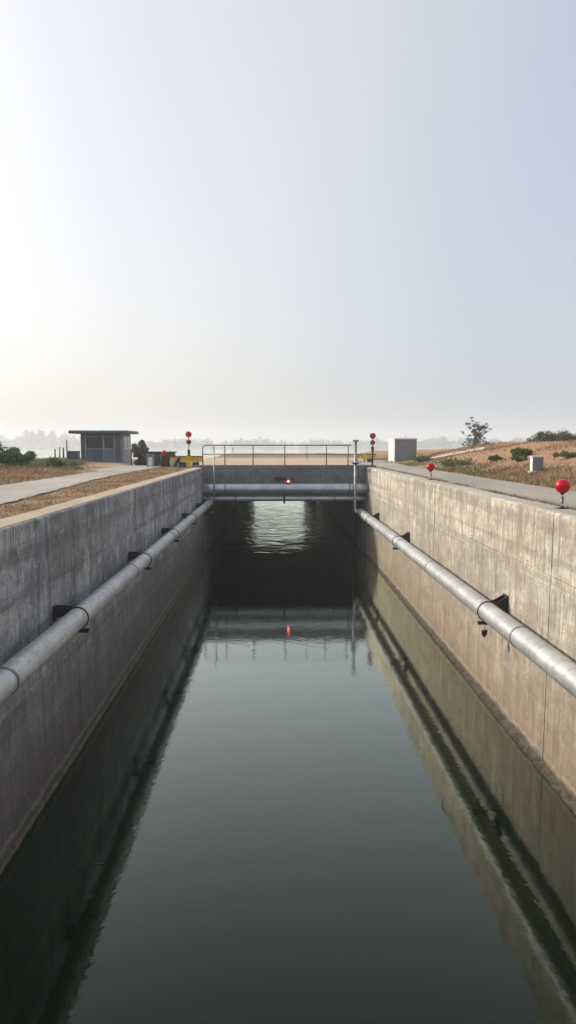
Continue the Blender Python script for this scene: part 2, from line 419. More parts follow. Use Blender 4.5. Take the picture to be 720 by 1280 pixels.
ys = frange(-40, 4, 4)+frange(4, 35.45, .6)+frange(35.45, YE+.4, .8)+frange(YE+.4, 90, 1.5)+frange(90, 130, 4)+[130]
def ground():
    V = []; F = []; idx = {}
    for j, y in enumerate(ys):
        for i, x in enumerate(xs):
            idx[i, j] = len(V); V.append((x, y, ground_z(x, y)))
    for j in range(len(ys)-1):
        for i in range(len(xs)-1):
            xm = (xs[i]+xs[i+1])/2; ym = (ys[j]+ys[j+1])/2
            if -4.42 < xm < 5.52 and (ym < 35.45 or ym > YE+.4): continue
            F.append((idx[i, j], idx[i+1, j], idx[i+1, j+1], idx[i, j+1]))
    o = mesh_np('ground', V, F, M['soil'])
    for p in o.data.polygons: p.use_smooth = True
    tag(o, kind='structure')
ground()

def strip(name, mat, lo, hi, y0, y1, n, zf, seed, wob=.05, m=6):
    V = []; F = []
    for j in range(n+1):
        y = y0+(y1-y0)*j/n
        a = lo(y)+wob*nz(seed, y, 1.1)+wob*.6*nz(seed, y, 4.0); b = hi(y)+wob*nz(seed+9, y, 1.3)+wob*.6*nz(seed+4, y, 4.5)
        for k in range(m+1):
            x = a+(b-a)*k/m; V.append((x, y, zf(x, y)))
    for j in range(n):
        for k in range(m):
            q = j*(m+1)+k; F.append((q, q+1, q+m+2, q+m+1))
    return mesh_np(name, V, F, mat)
o = strip('path', M['path'], lambda y: -8.3-(3.4*sm((y-30)/5)), lambda y: -5.65-.9*sm((y-12)/14), -20, 43.5, 240, lambda x, y: 4.803, 3, .12); tag(o, kind='structure')
o = strip('road', M['road'], lambda y: 5.66+.05*math.sin(y*.6), lambda y: 7.85+.9*sm((y-36)/12), -20, 52, 260, lambda x, y: 4.803, 5, .07); tag(o, kind='structure')
# pale worn footpath climbing the embankment
V = []; F = []
trk = [(9.9, 43.2), (10.8, 42.6), (11.35, 41.8), (12.0, 40.6), (12.75, 39.2)]
for j in range(41):
    f = j/40*4; i = min(3, int(f)); g = f-i
    x = trk[i][0]*(1-g)+trk[i+1][0]*g; y = trk[i][1]*(1-g)+trk[i+1][1]*g
    for k in range(4):
        xx = x+(-.36+.24*k)*(1.0+.5*nz(j, k, .9)); yy = y+(-.36+.24*k)*(1.0+.5*nz(j, k, .9)); V.append((xx, yy, ground_z(xx, yy)+.05))
for j in range(40):
    for k in range(3): q = j*4+k; F.append((q, q+4, q+5, q+1))
M['track'] = paving_mat('worn_pale_earth', (.56, .50, .42), 7)
o = mesh_np('footpath', V, F, M['track']); tag(o, kind='structure')

# water: canal and lake are one sheet
o = mesh_np('water', [(-1500, -60, 0), (1500, -60, 0), (1500, 1800, 0), (-1500, 1800, 0)], [(0, 1, 2, 3)], M['water']); tag(o, kind='structure')
# far shore
V = []; F = []
fx = frange(-1400, 1400, 40)+[1400]
for x in fx:
    e = 1010+60*nz(x, 0, .004)+14*nz(x, 0, .02)
    for dy, z in ((0, -.8), (8, 1.2), (200, 3), (700, 5)): V.append((x, e+dy, z))
for i in range(len(fx)-1):
    for k in range(3): q = i*4+k; F.append((q, q+4, q+5, q+1))
o = mesh_np('far_shore', V, F, M['soil']); tag(o, kind='structure')

# ------------------------------------------------------------------ vegetation
def leaf_cloud(blobs, n, size, flat=.5, seed=1):
    """many small leaf faces through a set of ellipsoid clumps -> V, F"""
    r = np.random.default_rng(seed)
    w = np.array([b[3]*b[4]*b[5] for b in blobs])**.7; w = w/w.sum()
    pick = r.choice(len(blobs), n, p=w); B = np.array(blobs)[pick]
    d = r.normal(size=(n, 3)); d /= np.linalg.norm(d, axis=1)[:, None]
    rad = r.random(n)**.42
    P = B[:, :3]+d*rad[:, None]*B[:, 3:6]*(1+.15*r.normal(size=(n, 1)))
    a = r.normal(size=(n, 3)); a[:, 2] *= flat; a /= np.linalg.norm(a, axis=1)[:, None]
    b = np.cross(a, r.normal(size=(n, 3))); b /= np.linalg.norm(b, axis=1)[:, None]
    s = size*(.55+.9*r.random((n, 1)))
    V = np.concatenate([P-a*s, P+b*s*.42, P+a*s, P-b*s*.42]).reshape(4, n, 3).transpose(1, 0, 2).reshape(-1, 3)
    F = np.arange(4*n).reshape(n, 4)
    return V, F
def blades(points, h, w, seed, lean=.5):
    r = np.random.default_rng(seed); P = np.array(points); n = len(P)
    a = r.random(n)*2*PI; hh = h*(.35+r.random(n)); ww = w*(.6+.8*r.random(n))
    dx = np.cos(a)*ww; dy = np.sin(a)*ww
    lx = r.normal(size=n)*lean*hh; ly = r.normal(size=n)*lean*hh
    V = np.zeros((n, 3, 3)); V[:, 0] = P+np.c_[-dx, -dy, np.full(n, -.01)]; V[:, 1] = P+np.c_[dx, dy, np.full(n, -.01)]
    V[:, 2] = P+np.c_[lx, ly, hh]
    return V.reshape(-1, 3), np.arange(3*n).reshape(n, 3)
def blob_set(cx, cy, cz, rx, ry, rz, n, seed, frac=.42):
    r = random.Random(seed); out = []
    for _ in range(int(n*1.5)):
        while True:
            u = [r.uniform(-1, 1) for _ in range(3)]
            if u[0]**2+u[1]**2+u[2]**2 < 1: break
        k = frac*r.uniform(.38, 1.15)*(rx*ry*rz)**(1/3)*1.05
        out.append((cx+u[0]*rx*.8, cy+u[1]*ry*.8, cz+(u[2]*.8-.1)*rz, k, k, k*.85))
    return out
def plant(name, x, y, w, h, nleaf, size, mat, label, cat, group, seed, nb=12, stem=True, dpth=None):
    z = ground_z(x, y); root = empty(name, (x, y, z)); tag(root, label, cat, group)
    d = dpth or w*.7
    V, F = leaf_cloud(blob_set(0, 0, h*.52, w*.5, d*.5, h*.5, nb, seed), nleaf, size, seed=seed)
    V[:, 2] = np.maximum(V[:, 2], .01)
    mesh_np('foliage', V, F, mat, root)
    mb = MB(); r = random.Random(seed)
    for _ in range(7):
        a = r.uniform(0, 2*PI); q = r.uniform(.1, .38)
        mb.tube([(0, 0, -.05), (math.cos(a)*w*q*.4, math.sin(a)*d*q*.4, h*.35), (math.cos(a)*w*q*.8, math.sin(a)*d*q*.8, h*r.uniform(.45, .72))], [.03*h, .02*h, .006*h], 6)
    mb.build('stem', M['bark'], root)
    return root
def tree(name, x, y, h, w, mat, label, seed, limbs, nleaf, size, lean=0.0, spread=.35, group=None, cb=.35):
    z = ground_z(x, y) if y < 130 else 2
    root = empty(name, (x, y, z-.05)); tag(root, label, 'tree', group)
    r = random.Random(seed); mb = MB(); blobs = []
    top = Vector((lean*h, 0, h*.9)); mid = Vector((lean*h*.3, 0, h*.4))
    mb.tube([(0, 0, -.1), mid*.5, mid, (mid+top)/2+Vector((.05*h*r.uniform(-1, 1), 0, 0)), top], [h*.035, h*.03, h*.024, h*.014, h*.004], 8)
    for k in range(limbs):
        f = cb+(1-cb)*(k+.5)/limbs; base = mid.lerp(top, max(0, (f-.4)/.6)) if f > .4 else mid*(f/.4)
        a = r.uniform(0, 2*PI); ln = w*.5*r.uniform(.6, 1.1)*(1-.35*abs(f-.55))
        tip = base+Vector((math.cos(a)*ln, math.sin(a)*ln*.8, ln*r.uniform(.5, 1.2)))
        q = base.lerp(tip, .5)+Vector((0, 0, -.04*h))
        mb.tube([base, q, tip], [h*.014, h*.009, h*.003], 6)
        for s in (.55, .8, 1.0):
            p = base.lerp(tip, s); b = w*spread*r.uniform(.35, .7)
            blobs.append((p.x+r.uniform(-.1, .1)*w, p.y, p.z+r.uniform(0, .08)*h, b, b, b*.6))
    blobs.append((top.x, top.y, top.z, w*spread*.4, w*spread*.4, w*spread*.35))
    mb.build('trunk', M['bark'], root)
    V, F = leaf_cloud(blobs, nleaf, size, seed=seed)
    mesh_np('crown', V, F, mat, root)
    return root

# left verge bushes (beside the path, in front of the lake)
plant('bush', -15.3, 32.0, 4.0, 1.75, 11000, .085, M['leafA'], 'large green bush at the left edge beside the lake', 'bush', None, 11, 18)
plant('bush', -13.3, 33.4, 2.4, 1.1, 6000, .075, M['leafA'], 'lower green bush right of the large bush, tapering into the grass', 'bush', None, 12, 12)
plant('bush', -19.0, 34.5, 3.4, 1.5, 7000, .09, M['leafA'], 'bush half cut by the left edge of the photo', 'bush', None, 13, 14)
plant('weed_clump', -10.9, 33.0, 2.1, .55, 1700, .06, M['leafC'], 'yellow green weeds at the tip of the dry grass beside the path', 'weeds', None, 14, 10)
# right embankment
plant('bush', 11.8, 30.6, 1.3, .46, 4200, .05, M['leafA'], 'bright green bush on the bare earth slope', 'bush', None, 21, 12)
plant('bush', 10.95, 32.0, 1.0, .32, 1500, .045, M['leafB'], 'dark low bush left of the bright green bush on the slope', 'bush', None, 22, 10)
plant('weed_clump', 9.4, 33.5, 2.0, .38, 1500, .055, M['leafC'], 'wide patch of weeds by the road below the worn track', 'weeds', None, 23, 10, dpth=3.5)
plant('weed_clump', 9.5, 42.0, 1.6, .40, 1300, .055, M['leafC'], 'weeds at the foot of the large grey box', 'weeds', None, 24, 10, dpth=2)
plant('weed_clump', 11.1, 29.0, .9, .32, 700, .05, M['leafC'], 'small weed tuft on the slope left of the small cabinet', 'weeds', None, 25, 8)
plant('weed_clump', 11.9, 26.0, 1.1, .30, 900, .05, M['leafC'], 'weeds behind the small white cabinet', 'weeds', None, 26, 8)
tree('sapling', 18.4, 60, 2.5, 2.5, M['leafB'], 'thin leaning tree with an open crown on the embankment skyline', 31, 30, 7500, .042, lean=.30, spread=.14, cb=.0)
plant('bush', 20.6, 62, 2.4, 1.25, 2400, .075, M['leafB'], 'small dark bush just right of the leaning tree', 'bush', None, 32, 16)
for i, (px, yy, h, w, lb) in enumerate([(26.0, 62, 1.55, 3.6, 'rounded dark tree at the left end of the tree clump on the skyline'),
                                        (30.0, 66, 1.35, 4.4, 'broad low tree in the middle of the tree clump on the skyline'),
                                        (34.0, 68, 1.30, 4.6, 'tree at the right end of the clump, cut by the photo edge')]):
    plant('spreading_tree', px, yy, w, 7.55-.1*i-ground_z(px, yy), 11000, .085, M['leafB'], lb, 'tree', 'dark trees along the embankment skyline', 41+i, 40)

# straw and grass, uncountable
def scatter(n, x0, x1, y0, y1, seed, dens=None):
    r = random.Random(seed); P = []
    k = 0
    while len(P) < n and k < n*6:
        k += 1
        x = r.uniform(x0, x1); y = y0+(y1-y0)*r.random()**1.35
        if dens and r.random() > dens(x, y): continue
        P.append((x, y, ground_z(x, y)))
    return P
def verge_d(x, y):
    hi = -5.65-.9*sm((y-12)/14)
    if x < hi-.05: return 0
    return .12+.88*sm(nz(x, y, .9)*1.6+.45)
P = scatter(16000, -6.7, -4.5, 5, 40, 1, verge_d)
V, F = blades(P, .055, .014, 2, 1.3); tag(mesh_np('dry_grass', V, F, M['straw']), 'short straw litter on the verge between path and left wall', 'grass', kind='stuff')
P = scatter(26000, -19, -8.5, 15, 53, 3, lambda x, y: 0 if (y > 28 and x > -8.5-3.4*sm((y-28)/6)) else .2+.8*sm(nz(x, y, .5)*1.5+.5))
V, F = blades(P, .17, .02, 4, .5); tag(mesh_np('dry_grass', V, F, M['straw2']), 'rusty dry grass between the path and the lake', 'grass', kind='stuff')
P = scatter(9000, -18, -9.5, 30, 52, 5, lambda x, y: 0 if x > -11.6 and y > 34 else sm(nz(x, y, .35, 4)*2+.35))
V, F = blades(P, .22, .022, 6, .45); tag(mesh_np('green_grass', V, F, M['leafC']), 'greener grass around the bushes by the lake', 'grass', kind='stuff')
P = scatter(22000, 8.0, 24, 16, 60, 7, lambda x, y: .06+.94*sm(nz(x, y, .28, 2)*2.2+.1)*(1 if x < 15 else .5))
V, F = blades(P, .12, .02, 8, .6); tag(mesh_np('dry_grass', V, F, M['straw2']), 'sparse dry grass over the red earth embankment', 'grass', kind='stuff')
P = scatter(1500, 8.0, 11.0, 20, 50, 9, lambda x, y: sm(nz(x, y, .4, 7)*2+.35)*(1-sm((x-9)/2.5)))
V, F = blades(P, .17, .022, 10, .5); tag(mesh_np('green_grass', V, F, M['leafC']), 'green weeds along the foot of the embankment', 'grass', kind='stuff')
P = [(x+.0, y, 4.80) for x, y, _ in scatter(4200, 5.5, 5.78, 6, 37, 11, lambda x, y: sm(nz(x, y, .7, 3)*1.8+.7))]
V, F = blades(P, .05, .014, 12, 1.2); tag(mesh_np('dry_grass', V, F, M['straw2']), 'thin line of dry litter between road and right coping', 'grass', kind='stuff')
# far wood over the lake
r = random.Random(5); blobs = []
for i in range(460):
    x = r.uniform(-1050, 1050); e = 1010+60*nz(x, 0, .004)+14*nz(x, 0, .02)
    prof = 10+13*sm(.5+nz(x, 0, .012, 2)*1.3)*(1.15 if x < -260 else .26 if x < 150 else .5)
    y = e+r.uniform(8, 70); h = prof*r.uniform(.75, 1.25); w = r.uniform(10, 22)
    blobs.append((x, y, 1.5+h*.42, w*.6, w*.5, h*.5))
    blobs.append((x+r.uniform(-3, 3), y, 1.5+h*.78, w*.36, w*.3, h*.3))
for (x, h) in ((-372, 29), (-330, 23), (-304, 22), (-436, 22), (-264, 19), (-480, 18)):
    e = 1030; blobs.append((x, e, h*.5, 13, 11, h*.5)); blobs.append((x, e, h*.85, 6, 6, h*.2)); blobs.append((x+9, e, h*.4, 16, 11, h*.4))
V, F = leaf_cloud(blobs, 60000, 2.1, flat=.8, seed=9)
V[:, 2] = np.maximum(V[:, 2], .6)
tag(mesh_np('woodland', V, F, M['leafD']), 'hazy line of trees on the far lake shore', 'woodland', kind='stuff')

# ------------------------------------------------------------------ canal walls
def canal_wall(side, joints, split, proud, mat, cmat, label):
    """concrete wall in pours with open joints; the lower lift stands a little proud"""
    s = -1 if side == 'l' else 1
    xf = XL if side == 'l' else XR
    cuts = [-20]+joints+[YB-.002]
    verts_x = []
    V = []; F = []
    def add_seg(y0, y1):
        n = max(2, int((y1-y0)/.25))
        # profile (x offset out of the face into the soil, z), top edge chipped
        for j in range(n+1):
            y = y0+(y1-y0)*j/n
            ch = .014+.03*max(0, nz(y, s, 2.3))+.05*max(0, nz(y, s, .9, 4)-.2)+.03*max(0, nz(y, s, 6, 2)-.2)
            if j in (0, n): ch += .02
            zt = TOP-.004*abs(nz(y, 1, 3.1))
            w = .010*nz(y, s, .5, 2)
            prof = [(0, -1.0), (0+w*.3, split-.02), (proud*.2, split), (proud+w, split+.035), (proud+w, zt-ch), (proud+w+ch*.9, zt), (.52, zt), (.52, 3.6)]
            for dx, z in prof: V.append((xf+s*dx, y, z))
        m = 8; base = len(V)-(n+1)*m
        for j in range(n):
            for k in range(m-1):
                q = base+j*m+k; f = (q, q+1, q+m+1, q+m); F.append(f if s > 0 else f[::-1])
        a = [base+k for k in range(m)]; b = [base+n*m+k for k in range(m)]
        F.append(tuple(a[::-1] if s > 0 else a)); F.append(tuple(b if s > 0 else b[::-1]))
    for a, b in zip(cuts[:-1], cuts[1:]): add_seg(a+.014, b-.014)
    o = mesh_np('canal_wall', V, F, mat)
    tag(o, label, 'wall')
    # dark filler behind the joints
    mb = MB(); x0, x1 = sorted((xf+s*.07, xf+s*.40)); mb.box(x0, x1, -19.9, YB-.01, -1, TOP-.03); mb.build('joint_filler', M['sheddk'], o)
    # coping, a thin screed on the wall top, kept back from the chipped edge
    V2 = []; F2 = []; n = 220
    for j in range(n+1):
        y = -19.9+(YB-.02+19.9)*j/n
        a = .085+.02*nz(y, s, 1.9, 3)+.02*max(0, nz(y, s, .7)); b = .56+.05*nz(y, s, .8, 6)+.03*nz(y, s, 3, 6)
        for dx, z in ((a, TOP-.01), (a+.006, TOP+.012), (b-.02, TOP+.016), (b, TOP-.02)): V2.append((xf+s*dx, y, z))
    for j in range(n):
        for k in range(3): q = j*4+k; f = (q, q+1, q+5, q+4); F2.append(f if s > 0 else f[::-1])
    mesh_np('coping', V2, F2, cmat, o)
    # rough toe at the water line
    V3 = []; F3 = []; n = 520
    for j in range(n+1):
        y = -19.9+(YB-.02+19.9)*j/n
        w = (.02 if s < 0 else .045+.07*sm((19-y)/6))+.02*nz(y, s, 3.3)+.012*nz(y, s, 9)+.01*nz(y, s, 21); h = .02+.012*nz(y, s, 5, 2)+.01*nz(y, s, 17)
        for dx, z in ((-w-.02, -.3), (-w, h*.6), (-w*.45, h+.03+.02*nz(y, s, 12, 5)), (.02, h+.09+.05*nz(y, s, 2, 5))): V3.append((xf+s*dx, y, z))
    for j in range(n):
        for k in range(3): q = j*4+k; f = (q, q+1, q+5, q+4); F3.append(f if s > 0 else f[::-1])
    mesh_np('toe', V3, F3, M['toe'], o)
    return o
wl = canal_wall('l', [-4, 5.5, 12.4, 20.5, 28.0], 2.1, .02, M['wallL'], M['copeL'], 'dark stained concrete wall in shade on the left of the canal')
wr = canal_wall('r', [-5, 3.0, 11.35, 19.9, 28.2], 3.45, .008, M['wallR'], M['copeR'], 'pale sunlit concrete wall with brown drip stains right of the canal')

# ------------------------------------------------------------------ culvert bridge
br = empty('culvert_bridge', (.55, YB, 0)); tag(br, 'low grey concrete bridge crossing the canal over a dark culvert', 'bridge')
def loc(o, root): o.matrix_parent_inverse = Matrix.Translation(-root.location); return o
def P_(mb, name, mat, root): return loc(mb.build(name, mat, root), root)
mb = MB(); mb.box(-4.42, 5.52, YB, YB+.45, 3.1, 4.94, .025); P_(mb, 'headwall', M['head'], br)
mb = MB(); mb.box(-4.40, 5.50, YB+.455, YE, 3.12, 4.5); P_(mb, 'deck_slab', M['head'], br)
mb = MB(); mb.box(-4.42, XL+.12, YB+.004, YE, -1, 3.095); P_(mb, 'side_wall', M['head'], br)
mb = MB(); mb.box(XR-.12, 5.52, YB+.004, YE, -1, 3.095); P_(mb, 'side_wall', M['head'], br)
mb = MB(); mb.box(-5.5, 6.6, YE+.004, YE+.39, 3.1, 5.05, .02); mb.box(-5.5, XL+1.45, YE+.004, YE+.39, -1, 3.1); mb.box(XR-1.6, 6.6, YE+.004, YE+.39, -1, 3.1); P_(mb, 'narrowed_end_wall', M['head'], br)  # unseen far mouth, opening narrowed to shape the gleam on the water

def px_x(px, y): return (px-344)*y/800.0
# railing on the headwall
ry = YB+.22
rl = empty('metal_railing', (px_x(254, ry), ry, 4.94)); tag(rl, 'long grey two rail metal railing on the bridge edge', 'railing')
zt_ = 6.02
x0, x1 = px_x(254, ry), px_x(439, ry)
mb = MB(); mb.tube([(x0, ry, 4.94), (x0, ry, zt_-.16), (x0+.05, ry, zt_-.05), (x0+.16, ry, zt_), (x1, ry, zt_)], .032, 10); P_(mb, 'top_rail', M['steel'], rl)
mb = MB(); mb.tube([(x0+.02, ry, 5.52), (x1, ry, 5.52)], .022, 8); P_(mb, 'mid_rail', M['steel'], rl)
for px in (281.5, 316.5, 356, 408, 435):
    x = px_x(px, ry); mb = MB(); mb.tube([(x, ry, 4.94), (x, ry, zt_-.02)], .028, 8); mb.box(x-.06, x+.06, ry-.06, ry+.06, 4.93, 4.955); P_(mb, 'post', M['steel'], rl)
x = px_x(383.5, ry); mb = MB(); mb.tube([(x, ry, 5.2), (x, ry, zt_-.02)], .014, 8); P_(mb, 'hanger', M['steel'], rl)

# ------------------------------------------------------------------ pipes
def pipe_thing(name, label, a, b, rad, mat, joints, n=32, group=None):
    root = empty(name, a); tag(root, label, 'pipe', group)
    A, B = Vector(a), Vector(b); d = B-A
    k = max(2, int(d.length/.5)); pts = [A+d*i/k for i in range(k+1)]
    mb = MB(); mb.tube(pts, rad, n); P_(mb, 'pipe_body', mat, root)
    dn = d.normalized()
    for j in joints:
        c = A+d*j; mb = MB(); mb.tube([c-dn*.03, c-dn*.026, c+dn*.026, c+dn*.03], [rad, rad+.008, rad+.008, rad], n); P_(mb, 'joint_ring', M['pdark'], root)
    return root
PLX, PLZ, PLR = -3.52, 2.95, .185
PRX, PRZ, PRR = 4.60, 2.42, .21
def lf(y, y0, y1): return (y-y0)/(y1-y0)
pl = pipe_thing('pipeline', 'long galvanised pipe in shade held along the dark left wall', (PLX, -6, PLZ), (PLX, 34.45, PLZ), PLR, M['pipe'], [lf(y, -6, 34.45) for y in (2, 8.1, 15.4, 21.2, 27.2, 32.8)])
pr = pipe_thing('pipeline', 'long galvanised pipe running along the pale right wall', (PRX, -6, PRZ), (PRX, 34.3, PRZ), PRR, M['pipe'], [lf(y, -6, 34.3) for y in (5.6, 11.6, 18.4, 22.9, 27, 32)])
pu = pipe_thing('cross_pipe', 'thick grey pipe spanning the canal in front of the bridge', (XL-.03, 34.45, 3.70), (XR+.02, 34.45, 3.71), .255, M['pipe2'], [.14, .885])
pw = pipe_thing('cross_pipe', 'thinner grey pipe just below the thick cross pipe', (XL-.03, 34.62, 3.15), (XR+.02, 34.62, 3.15), .15, M['pipe2'], [.2, .8])
# hanging clamp on the thinner pipe
mb = MB(); mb.tube([(.48, 34.62, 3.15), (.50, 34.62, 3.15)], .18, 20)
mb.box(.44, .54, 34.40, 34.47, 2.88, 3.36, .01); P_(mb, 'hanger_clamp', M['black'], pw)

# brackets: wall plate, cradle arm, strap, lower stay. Modelled for the right wall, mirrored for the left.
def bracket(root, xw, s, px, pz, pr_, y, drop=False, big=1.0):
    """xw wall face; s=+1 wall lies towards +x"""
    gap = abs(xw-px)-pr_
    root_o = empty_child = bpy.data.objects.new('wall_bracket', None); col.objects.link(root_o)
    root_o.parent = root; root_o.matrix_parent_inverse = Matrix.Translation(-root.location)
    root_o.location = (xw, y, pz)
    def Q(mb, name, mat):
        o = mb.build(name, mat, root_o); o.matrix_parent_inverse = Matrix.Translation((-xw, -y, -pz)); return o
    X = lambda d: xw-s*d      # distance out from the wall
    def bx(mb, d0, d1, y0, y1, z0, z1, b=.004):
        a, c = sorted((X(d0), X(d1))); mb.box(a, c, y0, y1, z0, z1, b)
    mb = MB(); bx(mb, -.005, .03, y-.13*big, y+.13*big, pz-.02, pz+.34*big); Q(mb, 'wall_plate', M['black'])
    mb = MB()
    out = abs(xw-px)
    mb.prism([(X(.03), pz+.32*big), (X(out*.55), pz+pr_*.98+.03), (X(out*.75), pz+pr_+.01), (X(out*.55), pz+pr_*.35), (X(.03), pz+.02)], 'y', y-.11*big, y-.09*big)
    mb.prism([(X(.03), pz+.32*big), (X(out*.55), pz+pr_*.98+.03), (X(out*.75), pz+pr_+.01), (X(out*.55), pz+pr_*.35), (X(.03), pz+.02)], 'y', y+.09*big, y+.11*big)
    bx(mb, .03, out*.6, y-.10*big, y+.10*big, pz+.10, pz+.12)
    for q in (-.05, .05): mb.tube([(X(.03), y+q*big, pz+.26*big), (X(.055), y+q*big, pz+.26*big)], .014, 6)
    Q(mb, 'gusset', M['black'])
    mb = MB(); ring = [(px+(pr_+.008)*math.cos(a), y, pz+(pr_+.008)*math.sin(a)) for a in [i*PI/14 for i in range(28)]]
    ring.append(ring[0]); mb.tube(ring, .014, 6, caps=False); Q(mb, 'strap', M['black'])
    mb = MB(); bx(mb, -.005, out+.20, y-.035, y+.035, pz-pr_-.075, pz-pr_-.03); bx(mb, out+.06, out+.20, y-.05, y+.05, pz-pr_-.055, pz-pr_-.012)
    bx(mb, -.005, .025, y-.08, y+.08, pz-pr_-.2, pz-pr_+.02); Q(mb, 'stay', M['black'])
    if drop:
        mb = MB(); mb.tube([(px-s*.05, y-.02, pz-pr_-.08), (px-s*.06, y-.02, pz-pr_-.22)], .006, 6)
        mb.prism([(px-s*.06-.05, pz-pr_-.22), (px-s*.06+.06, pz-pr_-.20), (px-s*.06+.05, pz-pr_-.28), (px-s*.06-.01, pz-pr_-.36), (px-s*.06-.05, pz-pr_-.30)], 'y', y-.05, y+.03); Q(mb, 'hanging_clip', M['black'])
    return root_o
for y in (5.0, 11.2, 17.0, 22.0, 26.8, 31.5): bracket(pl, XL-.03, -1, PLX, PLZ, PLR, y, False, .68)
for y, d in ((5.8, False), (13.5, True), (23.6, False), (30.6, False)): bracket(pr, XR+.0, 1, PRX, PRZ, PRR, y, d, 1.1)
# riser at the right end
rs = empty('riser_pipe', (4.27, 34.05, 0)); tag(rs, 'upright grey riser pipe with a square cap beside the right end of the railing', 'pipe')
mb = MB(); mb.tube([(4.27, 34.05, 6.22), (4.27, 34.05, 2.75), (4.28, 34.02, 2.60), (4.33, 33.95, 2.50), (PRX-.01, 33.8, PRZ)], [.07, .07, .085, .11, .14], 18); P_(mb, 'pipe_body', M['lsteel'], rs)
mb = MB(); mb.box(4.12, 4.42, 33.92, 34.18, 6.20, 6.30, .012); P_(mb, 'cap', M['lsteel'], rs)
mb = MB(); mb.tube([(4.22, 34.05, 2.55), (4.22, 34.05, -.4)], .03, 12); P_(mb, 'drop_tube', M['black'], rs)
mb = MB(); mb.prism([(4.13, 33.9), (4.41, 33.9), (4.41, 34.2), (4.36, 34.2), (4.36, 35.1), (4.2, 35.1), (4.2, 34.2), (4.13, 34.2)], 'z', 5.02, 5.10); P_(mb, 'clamp', M['black'], rs)
# support pole at the left end
sp = empty('support_pole', (-3.25, 34.1, 2.4)); tag(sp, 'thin pale pole crossing both cross pipes at the left end', 'pole')
mb = MB(); mb.tube([(-3.25, 34.1, 6.03), (-3.25, 34.1, 2.45)], .035, 12); P_(mb, 'pole', M['lsteel'], sp)
mb = MB(); mb.box(-3.42, -3.14, 34.05, 34.2, 2.40, 2.50, .01); P_(mb, 'clamp', M['steel'], sp)

# red lamp on the thick cross pipe
x = px_x(360.5, 34.3)
lm = empty('red_lamp', (x, 34.35, 3.96)); tag(lm, 'small lit red lamp on top of the thick cross pipe', 'lamp')
mb = MB(); mb.box(x-.10, x+.10, 34.30, 34.5, 3.955, 3.99, .008); mb.tube([(x-.02, 34.4, 3.99), (x-.02, 34.4, 4.05)], .03, 10); P_(mb, 'base', M['black'], lm)
mb = MB(); mb.lathe([(.04, 0), (.075, .03), (.085, .07), (.075, .11), (.04, .135), (.01, .14)], (x, 34.40, 4.02), 20); P_(mb, 'lens', M['lamp'], lm)
mb = MB(); mb.lathe([(.01, .0), (.035, .01), (.04, .03), (.02, .045)], (x, 34.335, 4.09), 16, 'y'); P_(mb, 'bulb', M['lampc'], lm)
cb = MB(); pts = []
for i in range(60):
    f = i/59; pts.append((x-.75+f*.68, 34.85+.08*math.sin(f*31), 4.22+.07*math.sin(f*23)+.04*math.sin(f*57)))
cb.tube(pts, .016, 6)
for q in (-.70, -.45, -.28, .16): cb.box(x+q, x+q+.10, 34.82, 34.985, 4.15, 4.28, .01)
tag(cb.build('cable_bundle', M['black']), 'black cable loops fixed to the bridge face beside the red lamp', 'cable')

# ------------------------------------------------------------------ ball beacons on the right coping
def ball_beacon(x, y, s, label, tilt):
    root = empty('ball_beacon', (x, y, TOP+.015)); root.rotation_euler = (tilt[0], tilt[1], 0)
    tag(root, label, 'beacon', 'red ball beacons on the right wall')
    mb = MB(); mb.box(-.10*s, .11*s, -.09*s, .09*s, 0, .014, .003); mb.lathe([(.05*s, .014), (.035*s, .03), (.02*s, .05)], (0, 0, 0), 16); mb.build('base_plate', M['black'], root)
    mb = MB(); prof = [(.016, .02), (.018, .05), (.011, .06), (.012, .11), (.024, .125), (.024, .15), (.012, .165), (.014, .2), (.026, .22), (.022, .25), (.013, .27), (.024, .30)]
    mb.lathe([(a*s, b*s) for a, b in prof], (0, 0, 0), 14); mb.box(.016*s, .032*s, -.01, .01, .10*s, .22*s, .002); mb.build('stalk', M['lsteel'], root)
    mb = MB(); r_ = .142*s; c = .30*s+r_*.96
    prof = [(.02*s, .29*s), (.05*s, .305*s)]+[(r_*math.sin(a), c-r_*math.cos(a)) for a in [PI*k/18 for k in range(4, 18)]]+[(.004, c+r_)]
    mb.lathe(prof, (0, 0, 0), 32); mb.build('ball', M['red'], root)
    mb = MB(); mb.lathe([(.018*s, .272*s), (.036*s, .285*s), (.056*s, .31*s), (.05*s, .318*s)], (0, 0, 0), 20); mb.build('collar', M['black'], root)
ball_beacon(5.42, 11.95, .97, 'glossy red ball beacon on a twisted stalk, nearest on the right wall', (0, 0))
ball_beacon(5.42, 22.2, 1.02, 'smaller looking red ball beacon farther along the right wall by the road', (R(2), R(-2)))

